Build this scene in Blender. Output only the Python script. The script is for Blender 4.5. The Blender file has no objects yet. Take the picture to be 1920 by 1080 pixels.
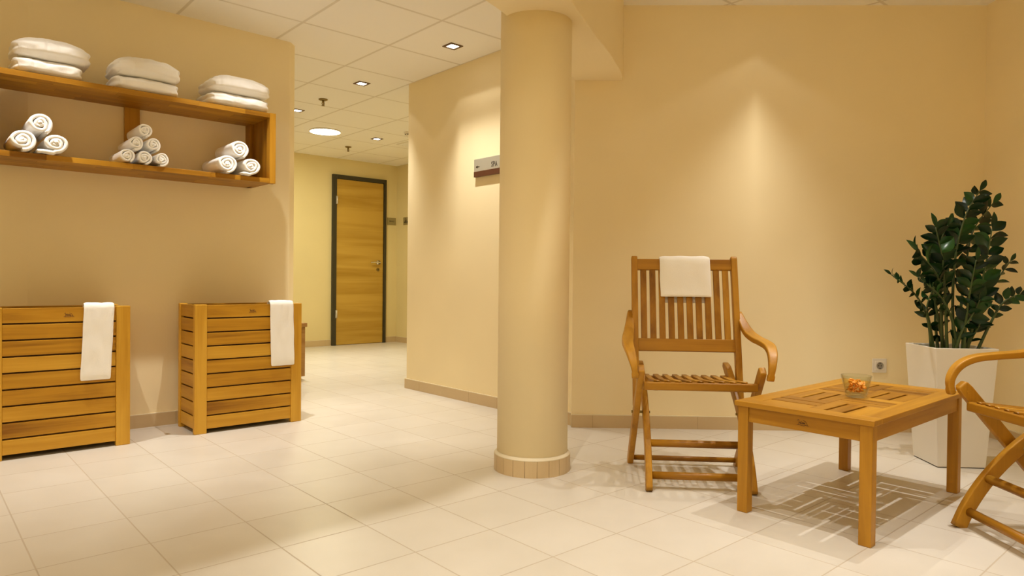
import bpy, bmesh, math, random
from mathutils import Vector, Matrix, noise

random.seed(7)
sc = bpy.context.scene
COL = sc.collection
PI = math.pi

# ------------------------------------------------------------------ camera
cam_d = bpy.data.cameras.new('camera')
cam_d.sensor_width = 36.0
cam_d.lens = 1291.2 / 1920 * 36.0
cam_d.clip_start = 0.02
cam_o = bpy.data.objects.new('camera', cam_d)
COL.objects.link(cam_o)
yaw, pitch, roll = 0.7272, -0.0123, 0.0100
fw = Vector((math.sin(yaw) * math.cos(pitch), math.cos(yaw) * math.cos(pitch), math.sin(pitch)))
r0 = Vector((math.cos(yaw), -math.sin(yaw), 0))
u0 = r0.cross(fw)
rv = math.cos(roll) * r0 + math.sin(roll) * u0
uv = -math.sin(roll) * r0 + math.cos(roll) * u0
m3 = Matrix((rv, uv, -fw)).transposed()
cam_o.matrix_world = Matrix.Translation((0, 0, 0.91)) @ m3.to_4x4()
sc.camera = cam_o

# ------------------------------------------------------------------ world, exposure
w = bpy.data.worlds.new('world')
sc.world = w
w.use_nodes = True
w.node_tree.nodes['Background'].inputs[0].default_value = (0.02, 0.016, 0.01, 1)
w.node_tree.nodes['Background'].inputs[1].default_value = 0.2
vs = sc.view_settings
vs.view_transform = 'Standard'
vs.look = 'None'
vs.gamma = 1.0
vs.use_curve_mapping = False
vs.exposure = 0.30
sc.cycles.use_denoising = True
sc.cycles.diffuse_bounces = 8
sc.cycles.max_bounces = 12
sc.cycles.caustics_reflective = False
sc.cycles.caustics_refractive = False
sc.cycles.sample_clamp_indirect = 4.0

# ------------------------------------------------------------------ room measures (metres)
ZC = 2.517      # hall ceiling
ZL = 2.60       # lounge ceiling
T = 0.625       # ceiling tile
BW = Vector((3.11, 2.93, 0)); BD = Vector((0.7302, -0.6832, 0)); BN = Vector((-0.6832, -0.7302, 0))   # back wall, its run and its normal
WARM = (1.0, 0.96, 0.89)
HALLC = (1.0, 0.92, 0.62)
SPOTS_HALL = [(2.853, 3.846), (2.853, 5.097), (2.862, 6.347), (4.113, 6.99)]
SPOTS_FRONT = [(0.38, 3.885), (1.545, 3.875)]
SPOTS_LOUNGE = [(3.55, 1.81), (1.55, 1.72), (3.25, 1.0), (2.2, 0.54)]
ROUND = (3.48, 7.01)


def spot(name, x, y, z, power, color):
    """a square recessed downlight: a bright square core fading out, and a faint wider square pool with a clear edge"""
    d = bpy.data.lights.new(name, 'POINT')
    d.energy = power
    d.color = color
    d.shadow_soft_size = 0.014
    d.use_nodes = True
    nt = d.node_tree
    em = nt.nodes['Emission']
    L = nt.links.new

    def mth(op, a, b=None):
        n = nt.nodes.new('ShaderNodeMath'); n.operation = op
        for k, v in enumerate((a, b)):
            if v is None:
                continue
            if isinstance(v, (int, float)):
                n.inputs[k].default_value = v
            else:
                L(v, n.inputs[k])
        return n.outputs[0]

    def fade(v, a, b):
        n = nt.nodes.new('ShaderNodeMapRange'); n.interpolation_type = 'SMOOTHSTEP'
        L(v, n.inputs['Value'])
        n.inputs['From Min'].default_value = a; n.inputs['From Max'].default_value = b
        n.inputs['To Min'].default_value = 1.0; n.inputs['To Max'].default_value = 0.0
        return n.outputs[0]
    g = nt.nodes.new('ShaderNodeNewGeometry')
    sp = nt.nodes.new('ShaderNodeSeparateXYZ')
    L(g.outputs['Incoming'], sp.inputs[0])
    side = mth('MAXIMUM', mth('ABSOLUTE', sp.outputs[0]), mth('ABSOLUTE', sp.outputs[1]))
    m_ = mth('DIVIDE', side, mth('MAXIMUM', mth('ABSOLUTE', sp.outputs[2]), 0.001))
    core = mth('POWER', fade(m_, 0.06, 0.80), 1.3)
    pool = mth('MULTIPLY', fade(m_, 1.12, 1.36), 0.0185)
    L(mth('ADD', core, pool), em.inputs['Strength'])
    o = bpy.data.objects.new(name, d)
    COL.objects.link(o)
    o.location = (x, y, z - 0.004)


P_HALL = [98, 82, 82, 82]
for (x, y), p in zip(SPOTS_HALL, P_HALL):
    spot('downlight', x, y, ZC - 0.012, p, WARM)
for (x, y), p in zip(SPOTS_FRONT, (120, 120)):
    spot('downlight', x, y, ZC - 0.012, p, WARM)
for (x, y), p in zip(SPOTS_LOUNGE, (72, 106, 100, 90)):
    spot('downlight', x, y, ZL - 0.012, p, WARM)
FILL_REAR = [(-0.6, -0.8), (-1.15, 1.1)]      # unseen round lamps added behind the viewer as soft fill for the lounge
for (x, y) in FILL_REAR:
    d = bpy.data.lights.new('round_lamp_light', 'AREA')
    d.shape = 'DISK'; d.size = 0.32; d.energy = 13; d.color = (1.0, 0.93, 0.78)
    o = bpy.data.objects.new('round_lamp_light', d); COL.objects.link(o)
    o.location = (x, y, ZL - 0.035)
d = bpy.data.lights.new('round_lamp_light', 'AREA')
d.shape = 'DISK'; d.size = 0.30; d.energy = 25; d.color = HALLC
o = bpy.data.objects.new('round_lamp_light', d); COL.objects.link(o)
o.location = (ROUND[0], ROUND[1], ZC - 0.035)


# ------------------------------------------------------------------ materials
def new_mat(name):
    m = bpy.data.materials.new(name)
    m.use_nodes = True
    nt = m.node_tree
    b = nt.nodes['Principled BSDF']
    return m, nt, b


def simple(name, col, rough=0.5, metal=0.0, **kw):
    m, nt, b = new_mat(name)
    b.inputs['Base Color'].default_value = (*col, 1)
    b.inputs['Roughness'].default_value = rough
    b.inputs['Metallic'].default_value = metal
    for k, v in kw.items():
        b.inputs[k.replace('_', ' ')].default_value = v
    return m


def N(nt, t, **kw):
    n = nt.nodes.new(t)
    for k, v in kw.items():
        setattr(n, k, v)
    return n


def ramp(nt, stops):
    r = N(nt, 'ShaderNodeValToRGB')
    e = r.color_ramp.elements
    while len(e) < len(stops):
        e.new(0.5)
    for k, (p, c) in enumerate(stops):
        e[k].position = p
        e[k].color = (*c, 1)
    return r


def plaster(name, col, bump=0.04, rough=0.75):
    m, nt, b = new_mat(name)
    tc = N(nt, 'ShaderNodeTexCoord')
    n1 = N(nt, 'ShaderNodeTexNoise'); n1.inputs['Scale'].default_value = 170; n1.inputs['Detail'].default_value = 3
    nt.links.new(tc.outputs['Object'], n1.inputs['Vector'])
    n2 = N(nt, 'ShaderNodeTexNoise'); n2.inputs['Scale'].default_value = 1.6; n2.inputs['Detail'].default_value = 2
    nt.links.new(tc.outputs['Object'], n2.inputs['Vector'])
    r = ramp(nt, [(0.3, tuple(c * 0.97 for c in col)), (0.7, tuple(min(1, c * 1.03) for c in col))])
    nt.links.new(n2.outputs['Fac'], r.inputs[0])
    nt.links.new(r.outputs[0], b.inputs['Base Color'])
    bp = N(nt, 'ShaderNodeBump'); bp.inputs['Strength'].default_value = bump; bp.inputs['Distance'].default_value = 0.002
    nt.links.new(n1.outputs['Fac'], bp.inputs['Height'])
    nt.links.new(bp.outputs[0], b.inputs['Normal'])
    b.inputs['Roughness'].default_value = rough
    return m


def math_node(nt, op, a, b=None, c=None):
    n = N(nt, 'ShaderNodeMath', operation=op)
    for k, v in enumerate((a, b, c)):
        if v is None:
            continue
        if isinstance(v, (int, float)):
            n.inputs[k].default_value = v
        else:
            nt.links.new(v, n.inputs[k])
    return n.outputs[0]


def grid_lines(nt, ox, oy, size, width):
    """1 on the joint, 0 inside a tile, and the tile's own index vector"""
    tc = N(nt, 'ShaderNodeTexCoord')
    sp = N(nt, 'ShaderNodeSeparateXYZ')
    nt.links.new(tc.outputs['Object'], sp.inputs[0])
    res, idx = [], []
    for out, o_ in ((sp.outputs[0], ox), (sp.outputs[1], oy)):
        q = math_node(nt, 'DIVIDE', math_node(nt, 'SUBTRACT', out, o_), size)
        fl_ = math_node(nt, 'FLOOR', q)
        fr = math_node(nt, 'SUBTRACT', q, fl_)
        dd = math_node(nt, 'MINIMUM', fr, math_node(nt, 'SUBTRACT', 1.0, fr))
        mr = N(nt, 'ShaderNodeMapRange', interpolation_type='SMOOTHSTEP')
        mr.inputs['From Min'].default_value = width / size * 0.35
        mr.inputs['From Max'].default_value = width / size * 0.75
        mr.inputs['To Min'].default_value = 1.0
        mr.inputs['To Max'].default_value = 0.0
        nt.links.new(dd, mr.inputs['Value'])
        res.append(mr.outputs[0]); idx.append(fl_)
    cb = N(nt, 'ShaderNodeCombineXYZ')
    nt.links.new(idx[0], cb.inputs[0]); nt.links.new(idx[1], cb.inputs[1])
    return math_node(nt, 'MAXIMUM', res[0], res[1]), cb.outputs[0], tc


def floor_mat():
    m, nt, b = new_mat('porcelain_floor_tile')
    line, idx, tc = grid_lines(nt, 1.2825, 2.2325, 0.3225, 0.0042)
    wn = N(nt, 'ShaderNodeTexWhiteNoise'); nt.links.new(idx, wn.inputs['Vector'])
    n2 = N(nt, 'ShaderNodeTexNoise'); n2.inputs['Scale'].default_value = 5.5; n2.inputs['Detail'].default_value = 5
    ad = N(nt, 'ShaderNodeVectorMath', operation='ADD')
    nt.links.new(tc.outputs['Object'], ad.inputs[0])
    sc_ = N(nt, 'ShaderNodeVectorMath', operation='SCALE'); sc_.inputs['Scale'].default_value = 7.0
    nt.links.new(wn.outputs['Color'], sc_.inputs[0]); nt.links.new(sc_.outputs[0], ad.inputs[1])
    nt.links.new(ad.outputs[0], n2.inputs['Vector'])
    mixv = math_node(nt, 'ADD', math_node(nt, 'MULTIPLY', n2.outputs['Fac'], 0.75), math_node(nt, 'MULTIPLY', wn.outputs['Value'], 0.25))
    r = ramp(nt, [(0.25, (0.62, 0.58, 0.505)), (0.75, (0.68, 0.64, 0.57))])
    nt.links.new(mixv, r.inputs[0])
    mx = N(nt, 'ShaderNodeMix', data_type='RGBA')
    nt.links.new(math_node(nt, 'MULTIPLY', line, 0.5), mx.inputs[0])
    nt.links.new(r.outputs[0], mx.inputs[6])
    mx.inputs[7].default_value = (0.36, 0.26, 0.15, 1)
    nt.links.new(mx.outputs[2], b.inputs['Base Color'])
    rr = math_node(nt, 'ADD', math_node(nt, 'MULTIPLY', line, 0.3), math_node(nt, 'ADD', 0.30, math_node(nt, 'MULTIPLY', n2.outputs['Fac'], 0.12)))
    nt.links.new(rr, b.inputs['Roughness'])
    bp = N(nt, 'ShaderNodeBump'); bp.inputs['Strength'].default_value = 0.25; bp.inputs['Distance'].default_value = 0.002; bp.invert = True
    nt.links.new(line, bp.inputs['Height']); nt.links.new(bp.outputs[0], b.inputs['Normal'])
    b.inputs['Specular IOR Level'].default_value = 0.4
    return m


def ceiling_mat():
    m, nt, b = new_mat('mineral_ceiling_tile')
    line, idx, tc = grid_lines(nt, 1.9003, 4.1429, T, 0.017)
    n2 = N(nt, 'ShaderNodeTexNoise'); n2.inputs['Scale'].default_value = 260; n2.inputs['Detail'].default_value = 2
    nt.links.new(tc.outputs['Object'], n2.inputs['Vector'])
    mx = N(nt, 'ShaderNodeMix', data_type='RGBA')
    nt.links.new(math_node(nt, 'MULTIPLY', line, 0.42), mx.inputs[0])
    mx.inputs[6].default_value = (0.93, 0.91, 0.86, 1)
    mx.inputs[7].default_value = (0.44, 0.37, 0.24, 1)
    nt.links.new(mx.outputs[2], b.inputs['Base Color'])
    b.inputs['Roughness'].default_value = 0.85
    bp = N(nt, 'ShaderNodeBump'); bp.inputs['Strength'].default_value = 0.4; bp.inputs['Distance'].default_value = 0.003; bp.invert = True
    nt.links.new(math_node(nt, 'ADD', line, math_node(nt, 'MULTIPLY', n2.outputs['Fac'], 0.06)), bp.inputs['Height'])
    nt.links.new(bp.outputs[0], b.inputs['Normal'])
    return m


def wood(name, axis, dark, mid, light, rough=0.42, scale=1.0, stripes=0.6):
    """varnished hardwood with the grain along one local axis, each plank a little different"""
    m, nt, b = new_mat(name)
    tc = N(nt, 'ShaderNodeTexCoord')
    geo = N(nt, 'ShaderNodeNewGeometry')
    off = N(nt, 'ShaderNodeVectorMath', operation='SCALE'); off.inputs['Scale'].default_value = 9.0
    cb = N(nt, 'ShaderNodeCombineXYZ')
    for k in range(3):
        nt.links.new(math_node(nt, 'FRACT', math_node(nt, 'MULTIPLY', geo.outputs['Random Per Island'], (3.7, 11.3, 23.9)[k])), cb.inputs[k])
    nt.links.new(cb.outputs[0], off.inputs[0])
    ad = N(nt, 'ShaderNodeVectorMath', operation='ADD')
    nt.links.new(tc.outputs['Object'], ad.inputs[0]); nt.links.new(off.outputs[0], ad.inputs[1])
    mp = N(nt, 'ShaderNodeMapping')
    s = [16.0 * scale] * 3; s[axis] = 1.1 * scale
    mp.inputs['Scale'].default_value = s
    nt.links.new(ad.outputs[0], mp.inputs['Vector'])
    n1 = N(nt, 'ShaderNodeTexNoise'); n1.inputs['Scale'].default_value = 1.0; n1.inputs['Detail'].default_value = 4; n1.inputs['Distortion'].default_value = 0.6
    nt.links.new(mp.outputs[0], n1.inputs['Vector'])
    mp2 = N(nt, 'ShaderNodeMapping')
    s2 = [150.0 * scale] * 3; s2[axis] = 3.5 * scale
    mp2.inputs['Scale'].default_value = s2
    nt.links.new(ad.outputs[0], mp2.inputs['Vector'])
    n2 = N(nt, 'ShaderNodeTexNoise'); n2.inputs['Scale'].default_value = 1.0; n2.inputs['Detail'].default_value = 3
    nt.links.new(mp2.outputs[0], n2.inputs['Vector'])
    rnd = math_node(nt, 'FRACT', math_node(nt, 'MULTIPLY', geo.outputs['Random Per Island'], 47.3))
    v = math_node(nt, 'ADD', math_node(nt, 'MULTIPLY', n1.outputs['Fac'], 0.9),
                  math_node(nt, 'ADD', math_node(nt, 'MULTIPLY', n2.outputs['Fac'], 0.35 * stripes), math_node(nt, 'MULTIPLY', rnd, 0.30)))
    r = ramp(nt, [(0.36, dark), (0.62, mid), (0.92, light)])
    nt.links.new(v, r.inputs[0])
    nt.links.new(r.outputs[0], b.inputs['Base Color'])
    b.inputs['Roughness'].default_value = rough
    b.inputs['Specular IOR Level'].default_value = 0.32
    bp = N(nt, 'ShaderNodeBump'); bp.inputs['Strength'].default_value = 0.12; bp.inputs['Distance'].default_value = 0.001
    nt.links.new(n2.outputs['Fac'], bp.inputs['Height']); nt.links.new(bp.outputs[0], b.inputs['Normal'])
    return m


TEAK = ((0.13, 0.045, 0.002), (0.32, 0.138, 0.006), (0.48, 0.235, 0.018))
WX, WY, WZ = (wood('teak_grain_' + 'xyz'[k], k, *TEAK) for k in range(3))
HARD = ((0.24, 0.095, 0.004), (0.50, 0.245, 0.014), (0.66, 0.37, 0.040))
HX, HY, HZ = (wood('hamper_grain_' + 'xyz'[k], k, *HARD) for k in range(3))
DW = wood('door_veneer', 0, (0.24, 0.125, 0.012), (0.42, 0.245, 0.030), (0.56, 0.355, 0.065), rough=0.45, scale=0.55)
CW = wood('cabinet_wood', 0, (0.22, 0.10, 0.02), (0.34, 0.17, 0.045), (0.46, 0.26, 0.08), rough=0.45)
WALL = plaster('cream_wall_paint', (0.895, 0.77, 0.49))
COLP = plaster('column_paint', (0.895, 0.77, 0.49))
HALLW = plaster('hall_wall_paint', (0.78, 0.67, 0.36))
FLOOR = floor_mat()
CEIL = ceiling_mat()
BASE = plaster('baseboard_tile', (0.60, 0.46, 0.265), bump=0.02, rough=0.45)
GROUT = simple('baseboard_joint', (0.30, 0.21, 0.11), 0.8)
CAULK = simple('white_caulk', (0.74, 0.66, 0.48), 0.6)
DARKMETAL = simple('dark_frame_paint', (0.040, 0.034, 0.016), 0.45)
CHROME = simple('chrome', (0.78, 0.76, 0.70), 0.18, 1.0)
BRASS = simple('aged_brass', (0.30, 0.22, 0.08), 0.4, 1.0)
STEEL = simple('hinge_steel', (0.70, 0.66, 0.58), 0.35, 0.6)
BRONZE = simple('bronze_trim', (0.16, 0.095, 0.045), 0.4, 0.7)
WHITEP = simple('white_plastic', (0.80, 0.76, 0.68), 0.35)
BLACK = simple('black_ink', (0.03, 0.018, 0.01), 0.6)
HOLE = simple('dark_hole', (0.02, 0.015, 0.01), 0.8)
POT = simple('white_planter_gloss', (0.80, 0.77, 0.70), 0.28)
SOIL = simple('dark_soil', (0.02, 0.014, 0.008), 0.95)
SIGN = simple('brushed_sign_panel', (0.50, 0.47, 0.38), 0.35, 0.35)
SIGNB = simple('brown_sign_strip', (0.10, 0.033, 0.012), 0.45)
GSIGN = simple('olive_grey_plate', (0.36, 0.30, 0.14), 0.45, 0.3)
INK = simple('branded_mark', (0.10, 0.04, 0.01), 0.7)
VENT = simple('vent_dark_metal', (0.14, 0.11, 0.04), 0.5, 0.4)
VENTIN = simple('vent_inside', (0.02, 0.015, 0.006), 0.9)
LINER = simple('hamper_inside', (0.10, 0.05, 0.015), 0.8)


def emis(name, col, s):
    m, nt, b = new_mat(name)
    b.inputs['Base Color'].default_value = (0.9, 0.9, 0.9, 1)
    b.inputs['Emission Color'].default_value = (*col, 1)
    b.inputs['Emission Strength'].default_value = s
    return m


LAMP = emis('downlight_lamp', (1.0, 0.93, 0.82), 9.0)
LAMPR = emis('round_lamp_diffuser', (1.0, 0.95, 0.75), 14.0)


def towel_mat():
    m, nt, b = new_mat('white_terry')
    tc = N(nt, 'ShaderNodeTexCoord')
    n1 = N(nt, 'ShaderNodeTexNoise'); n1.inputs['Scale'].default_value = 260; n1.inputs['Detail'].default_value = 2
    nt.links.new(tc.outputs['Object'], n1.inputs['Vector'])
    b.inputs['Base Color'].default_value = (0.93, 0.92, 0.90, 1)
    b.inputs['Roughness'].default_value = 0.95
    b.inputs['Sheen Weight'].default_value = 0.25
    bp = N(nt, 'ShaderNodeBump'); bp.inputs['Strength'].default_value = 0.35; bp.inputs['Distance'].default_value = 0.002
    nt.links.new(n1.outputs['Fac'], bp.inputs['Height']); nt.links.new(bp.outputs[0], b.inputs['Normal'])
    return m


TERRY = towel_mat()


def leaf_mat():
    m, nt, b = new_mat('glossy_leaf')
    geo = N(nt, 'ShaderNodeNewGeometry')
    r = ramp(nt, [(0.0, (0.003, 0.018, 0.006)), (0.75, (0.008, 0.040, 0.009)), (1.0, (0.024, 0.095, 0.014))])
    nt.links.new(geo.outputs['Random Per Island'], r.inputs[0])
    nt.links.new(r.outputs[0], b.inputs['Base Color'])
    b.inputs['Roughness'].default_value = 0.26
    b.inputs['Specular IOR Level'].default_value = 0.35
    return m


LEAF = leaf_mat()
STEM = simple('plant_stem', (0.045, 0.075, 0.016), 0.4)
PETAL = simple('orange_petal', (0.85, 0.34, 0.02), 0.5)
PETAL.node_tree.nodes['Principled BSDF'].inputs['Subsurface Weight'].default_value = 0.15
PETAL.node_tree.nodes['Principled BSDF'].inputs['Subsurface Radius'].default_value = (0.01, 0.004, 0.001)
GLASS, _nt, _b = new_mat('clear_glass')
_tr = _nt.nodes.new('ShaderNodeBsdfTransparent'); _tr.inputs[0].default_value = (0.95, 0.965, 0.93, 1)
_gl = _nt.nodes.new('ShaderNodeBsdfGlossy'); _gl.inputs['Roughness'].default_value = 0.02
_lw = _nt.nodes.new('ShaderNodeLayerWeight'); _lw.inputs['Blend'].default_value = 0.5
_fr = _nt.nodes.new('ShaderNodeMapRange'); _fr.inputs['From Min'].default_value = 0.35; _fr.inputs['To Min'].default_value = 0.03; _fr.inputs['To Max'].default_value = 0.65
_nt.links.new(_lw.outputs['Facing'], _fr.inputs['Value'])
_mx = _nt.nodes.new('ShaderNodeMixShader')
_nt.links.new(_fr.outputs[0], _mx.inputs[0]); _nt.links.new(_tr.outputs[0], _mx.inputs[1]); _nt.links.new(_gl.outputs[0], _mx.inputs[2])
_nt.links.new(_mx.outputs[0], _nt.nodes['Material Output'].inputs['Surface'])


# ------------------------------------------------------------------ mesh helpers
def bx(bm, x0, x1, y0, y1, z0, z1, M=None):
    vs_ = [bm.verts.new((x, y, z)) for z in (z0, z1) for y in (y0, y1) for x in (x0, x1)]
    for f in ((0, 2, 3, 1), (4, 5, 7, 6), (0, 1, 5, 4), (2, 6, 7, 3), (0, 4, 6, 2), (1, 3, 7, 5)):
        bm.faces.new([vs_[i] for i in f])
    if M is not None:
        for v in vs_:
            v.co = M @ v.co
    return vs_


def prism(bm, poly, z0, z1, M=None):
    """vertical prism over a counter-clockwise polygon"""
    lo = [bm.verts.new((p[0], p[1], z0)) for p in poly]
    hi = [bm.verts.new((p[0], p[1], z1)) for p in poly]
    n = len(poly)
    bm.faces.new(lo[::-1]); bm.faces.new(hi)
    for i in range(n):
        bm.faces.new((lo[i], lo[(i + 1) % n], hi[(i + 1) % n], hi[i]))
    if M is not None:
        for v in lo + hi:
            v.co = M @ v.co


def rings(bm, rs, cap=True, closed=False):
    vr = [[bm.verts.new(p) for p in r] for r in rs]
    n = len(vr[0])
    last = len(vr) if closed else len(vr) - 1
    for i in range(last):
        a, b_ = vr[i], vr[(i + 1) % len(vr)]
        for j in range(n):
            f = bm.faces.new((a[j], a[(j + 1) % n], b_[(j + 1) % n], b_[j]))
            f.smooth = True
    if cap and not closed:
        bm.faces.new(vr[0][::-1]); bm.faces.new(vr[-1])
    return vr


def lathe(bm, prof, cx=0, cy=0, segs=48, cap=True):
    rs = []
    for r, z in prof:
        rs.append([(cx + r * math.cos(2 * PI * k / segs), cy + r * math.sin(2 * PI * k / segs), z) for k in range(segs)])
    rings(bm, rs, cap=cap)


def smooth_path(pts, n=6):
    """Catmull-Rom through the points"""
    P = [Vector(p) for p in pts]
    P = [2 * P[0] - P[1]] + P + [2 * P[-1] - P[-2]]
    out = []
    for i in range(1, len(P) - 2):
        for k in range(n):
            t = k / n
            a, b_, c, d_ = P[i - 1], P[i], P[i + 1], P[i + 2]
            out.append(0.5 * ((2 * b_) + (c - a) * t + (2 * a - 5 * b_ + 4 * c - d_) * t * t + (3 * b_ - a - 3 * c + d_) * t ** 3))
    out.append(P[-2])
    return out


def sweep(bm, pts, side, wa, wb, rnd=0.0):
    """rounded rectangular section swept along pts; wa along `side`, wb across it; wa / wb may be lists"""
    pts = [Vector(p) for p in pts]
    n = len(pts)
    rs = []
    for i, p in enumerate(pts):
        t = (pts[min(i + 1, n - 1)] - pts[max(i - 1, 0)]).normalized()
        s = Vector(side[i]) if isinstance(side, list) else Vector(side)
        s = (s - t * s.dot(t)).normalized()
        q = t.cross(s)
        a = (wa[i] if isinstance(wa, list) else wa) / 2
        b_ = (wb[i] if isinstance(wb, list) else wb) / 2
        c = rnd if rnd else min(a, b_) * 0.25
        c = min(c, a * 0.9, b_ * 0.9)
        ring = []
        for sx, sy, seq in ((1, 1, 0), (-1, 1, 1), (-1, -1, 2), (1, -1, 3)):
            for k in range(3):
                ang = seq * PI / 2 + k * PI / 4
                ring.append(p + s * (sx * (a - c) + c * math.cos(ang)) + q * (sy * (b_ - c) + c * math.sin(ang)))
        rs.append(ring)
    rings(bm, rs)


def tube(bm, pts, r, segs=10):
    pts = [Vector(p) for p in pts]
    n = len(pts)
    rs = []
    ref = None
    for i, p in enumerate(pts):
        t = (pts[min(i + 1, n - 1)] - pts[max(i - 1, 0)]).normalized()
        if ref is None:
            ref = Vector((0, 0, 1)) if abs(t.z) < 0.9 else Vector((1, 0, 0))
        s = t.cross(ref).normalized()
        q = s.cross(t).normalized()
        ref = q
        rr = r[i] if isinstance(r, list) else r
        rs.append([p + s * rr * math.cos(2 * PI * k / segs) + q * rr * math.sin(2 * PI * k / segs) for k in range(segs)])
    rings(bm, rs)


def obj(name, bm, mat, parent=None, bevel=0.0, smooth=None, segs=2, wn=False):
    bmesh.ops.recalc_face_normals(bm, faces=bm.faces)
    me = bpy.data.meshes.new(name)
    if smooth is not None:
        for f in bm.faces:
            f.smooth = smooth
    bm.to_mesh(me)
    bm.free()
    for mm in (mat if isinstance(mat, (list, tuple)) else [mat]):
        me.materials.append(mm)
    o_ = bpy.data.objects.new(name, me)
    COL.objects.link(o_)
    if parent is not None:
        o_.parent = parent
    if wn:
        md = o_.modifiers.new('normals', 'WEIGHTED_NORMAL'); md.weight = 100
    if bevel:
        md = o_.modifiers.new('edge', 'BEVEL')
        md.width = bevel; md.segments = segs; md.limit_method = 'ANGLE'; md.angle_limit = math.radians(40)
        md.harden_normals = False
    return o_


def BM():
    return bmesh.new()


def tag(o_, label, cat, group=None, kind=None):
    o_['label'] = label
    o_['category'] = cat
    if group:
        o_['group'] = group
    if kind:
        o_['kind'] = kind
    return o_


def thing(name, label, cat, loc=(0, 0, 0), rz=0.0, group=None, kind=None):
    o_ = bpy.data.objects.new(name, None)
    o_.empty_display_size = 0.1
    COL.objects.link(o_)
    o_.location = loc
    o_.rotation_euler = (0, 0, rz)
    return tag(o_, label, cat, group, kind)


def dup(root, loc, rz, label, group=None):
    r = root.copy(); COL.objects.link(r)
    r.location = loc; r.rotation_euler = (0, 0, rz)
    r['label'] = label
    if group:
        r['group'] = group
    for ch in list(root.children):
        c = ch.copy(); COL.objects.link(c); c.parent = r
        for g in list(ch.children):
            d_ = g.copy(); COL.objects.link(d_); d_.parent = c
    return r


def struct(name, bm, mat, label, cat, bevel=0.0, parent=None):
    o_ = obj(name, bm, mat, parent, bevel)
    if parent is None:
        tag(o_, label, cat, kind='structure')
    return o_


def text_mesh(body, size, xs=1.0, extrude=0.0006, spacing=1.0):
    cu = bpy.data.curves.new('lettering', 'FONT')
    cu.body = body; cu.size = size; cu.extrude = extrude; cu.align_x = 'CENTER'; cu.align_y = 'CENTER'
    cu.space_character = spacing; cu.offset = size * 0.012
    tmp = bpy.data.objects.new('lettering', cu)
    COL.objects.link(tmp)
    dg = bpy.context.evaluated_depsgraph_get()
    me = bpy.data.meshes.new_from_object(tmp.evaluated_get(dg))
    bpy.data.objects.remove(tmp); bpy.data.curves.remove(cu)
    for v in me.vertices:
        v.co.x *= xs
    return me


def mesh_obj(name, me, mat, parent):
    me.materials.clear(); me.materials.append(mat)
    o_ = bpy.data.objects.new(name, me)
    COL.objects.link(o_); o_.parent = parent
    return o_


def wall_quad(bm, a, b_, z0, z1, thick, n):
    """upright slab on the ground line a-b; its visible face on the line, body behind it (away from n)"""
    a = Vector((a[0], a[1], 0)); b_ = Vector((b_[0], b_[1], 0)); n = Vector((n[0], n[1], 0)).normalized()
    c, d_ = b_ - n * thick, a - n * thick
    poly = [a, b_, c, d_]
    area = sum(poly[i].x * poly[(i + 1) % 4].y - poly[(i + 1) % 4].x * poly[i].y for i in range(4))
    prism(bm, poly if area > 0 else poly[::-1], z0, z1)


# ------------------------------------------------------------------ setting
C0 = BW + BD * 2.487           # corner of back wall and right wall
RD = Vector((-0.6832, -0.7302, 0))   # run of the right wall
RE = C0 + RD * 3.6
b = BM(); bx(b, -2.0, 6.4, -3.2, 9.0, -0.12, 0.0)
struct('floor', b, FLOOR, 'pale beige square floor tiles running through lounge and hall', 'floor')

# beam centre curve (front and back edge in plan)
front = [(-1.9, 1.72), (-0.6, 1.75), (0.6, 1.78), (1.2, 1.80), (1.474, 1.815), (1.63, 1.838), (1.95, 1.980), (2.304, 2.163), (2.430, 2.228), (2.638, 2.337), (2.858, 2.445), (3.044, 2.547), (3.198, 2.636), (3.345, 2.745)]
back = [(-1.9, 2.08), (-0.6, 2.11), (0.6, 2.15), (1.2, 2.18), (1.55, 2.24), (1.926, 2.367), (2.105, 2.433), (2.5, 2.62), (2.85, 2.80), (3.16, 2.96)]
fs = smooth_path([(x, y, 0) for x, y in front], 4)
bs = smooth_path([(x, y, 0) for x, y in back], 4)
b = BM(); prism(b, [(p.x, p.y) for p in fs] + [(p.x, p.y) for p in reversed(bs)], 2.14, 2.70)
struct('beam', b, COLP, 'curved cream ceiling beam passing over the round column', 'beam', 0.004)

b = BM()
prism(b, [(-1.95, 1.93), (0.6, 1.98), (1.4, 2.02), (2.0, 2.22), (2.6, 2.52), (3.155, 2.82), (3.155, 4.86), (5.36, 4.86), (5.36, 8.53), (0.25, 8.53), (-1.95, 8.53)], ZC, ZC + 0.06)
struct('ceiling', b, CEIL, 'square white ceiling tiles over hall and shelf wall', 'ceiling')
b = BM()
prism(b, [(-1.95, -3.1), (2.4, -3.1), (C0.x + 0.1, C0.y - 0.02), (3.19, 2.92), (2.6, 2.46), (2.0, 2.16), (1.4, 1.98), (0.6, 1.94), (-1.95, 1.89)], ZL, ZL + 0.06)
struct('ceiling_lounge', b, CEIL, 'ceiling strip of the lounge above the back wall', 'ceiling')

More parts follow.
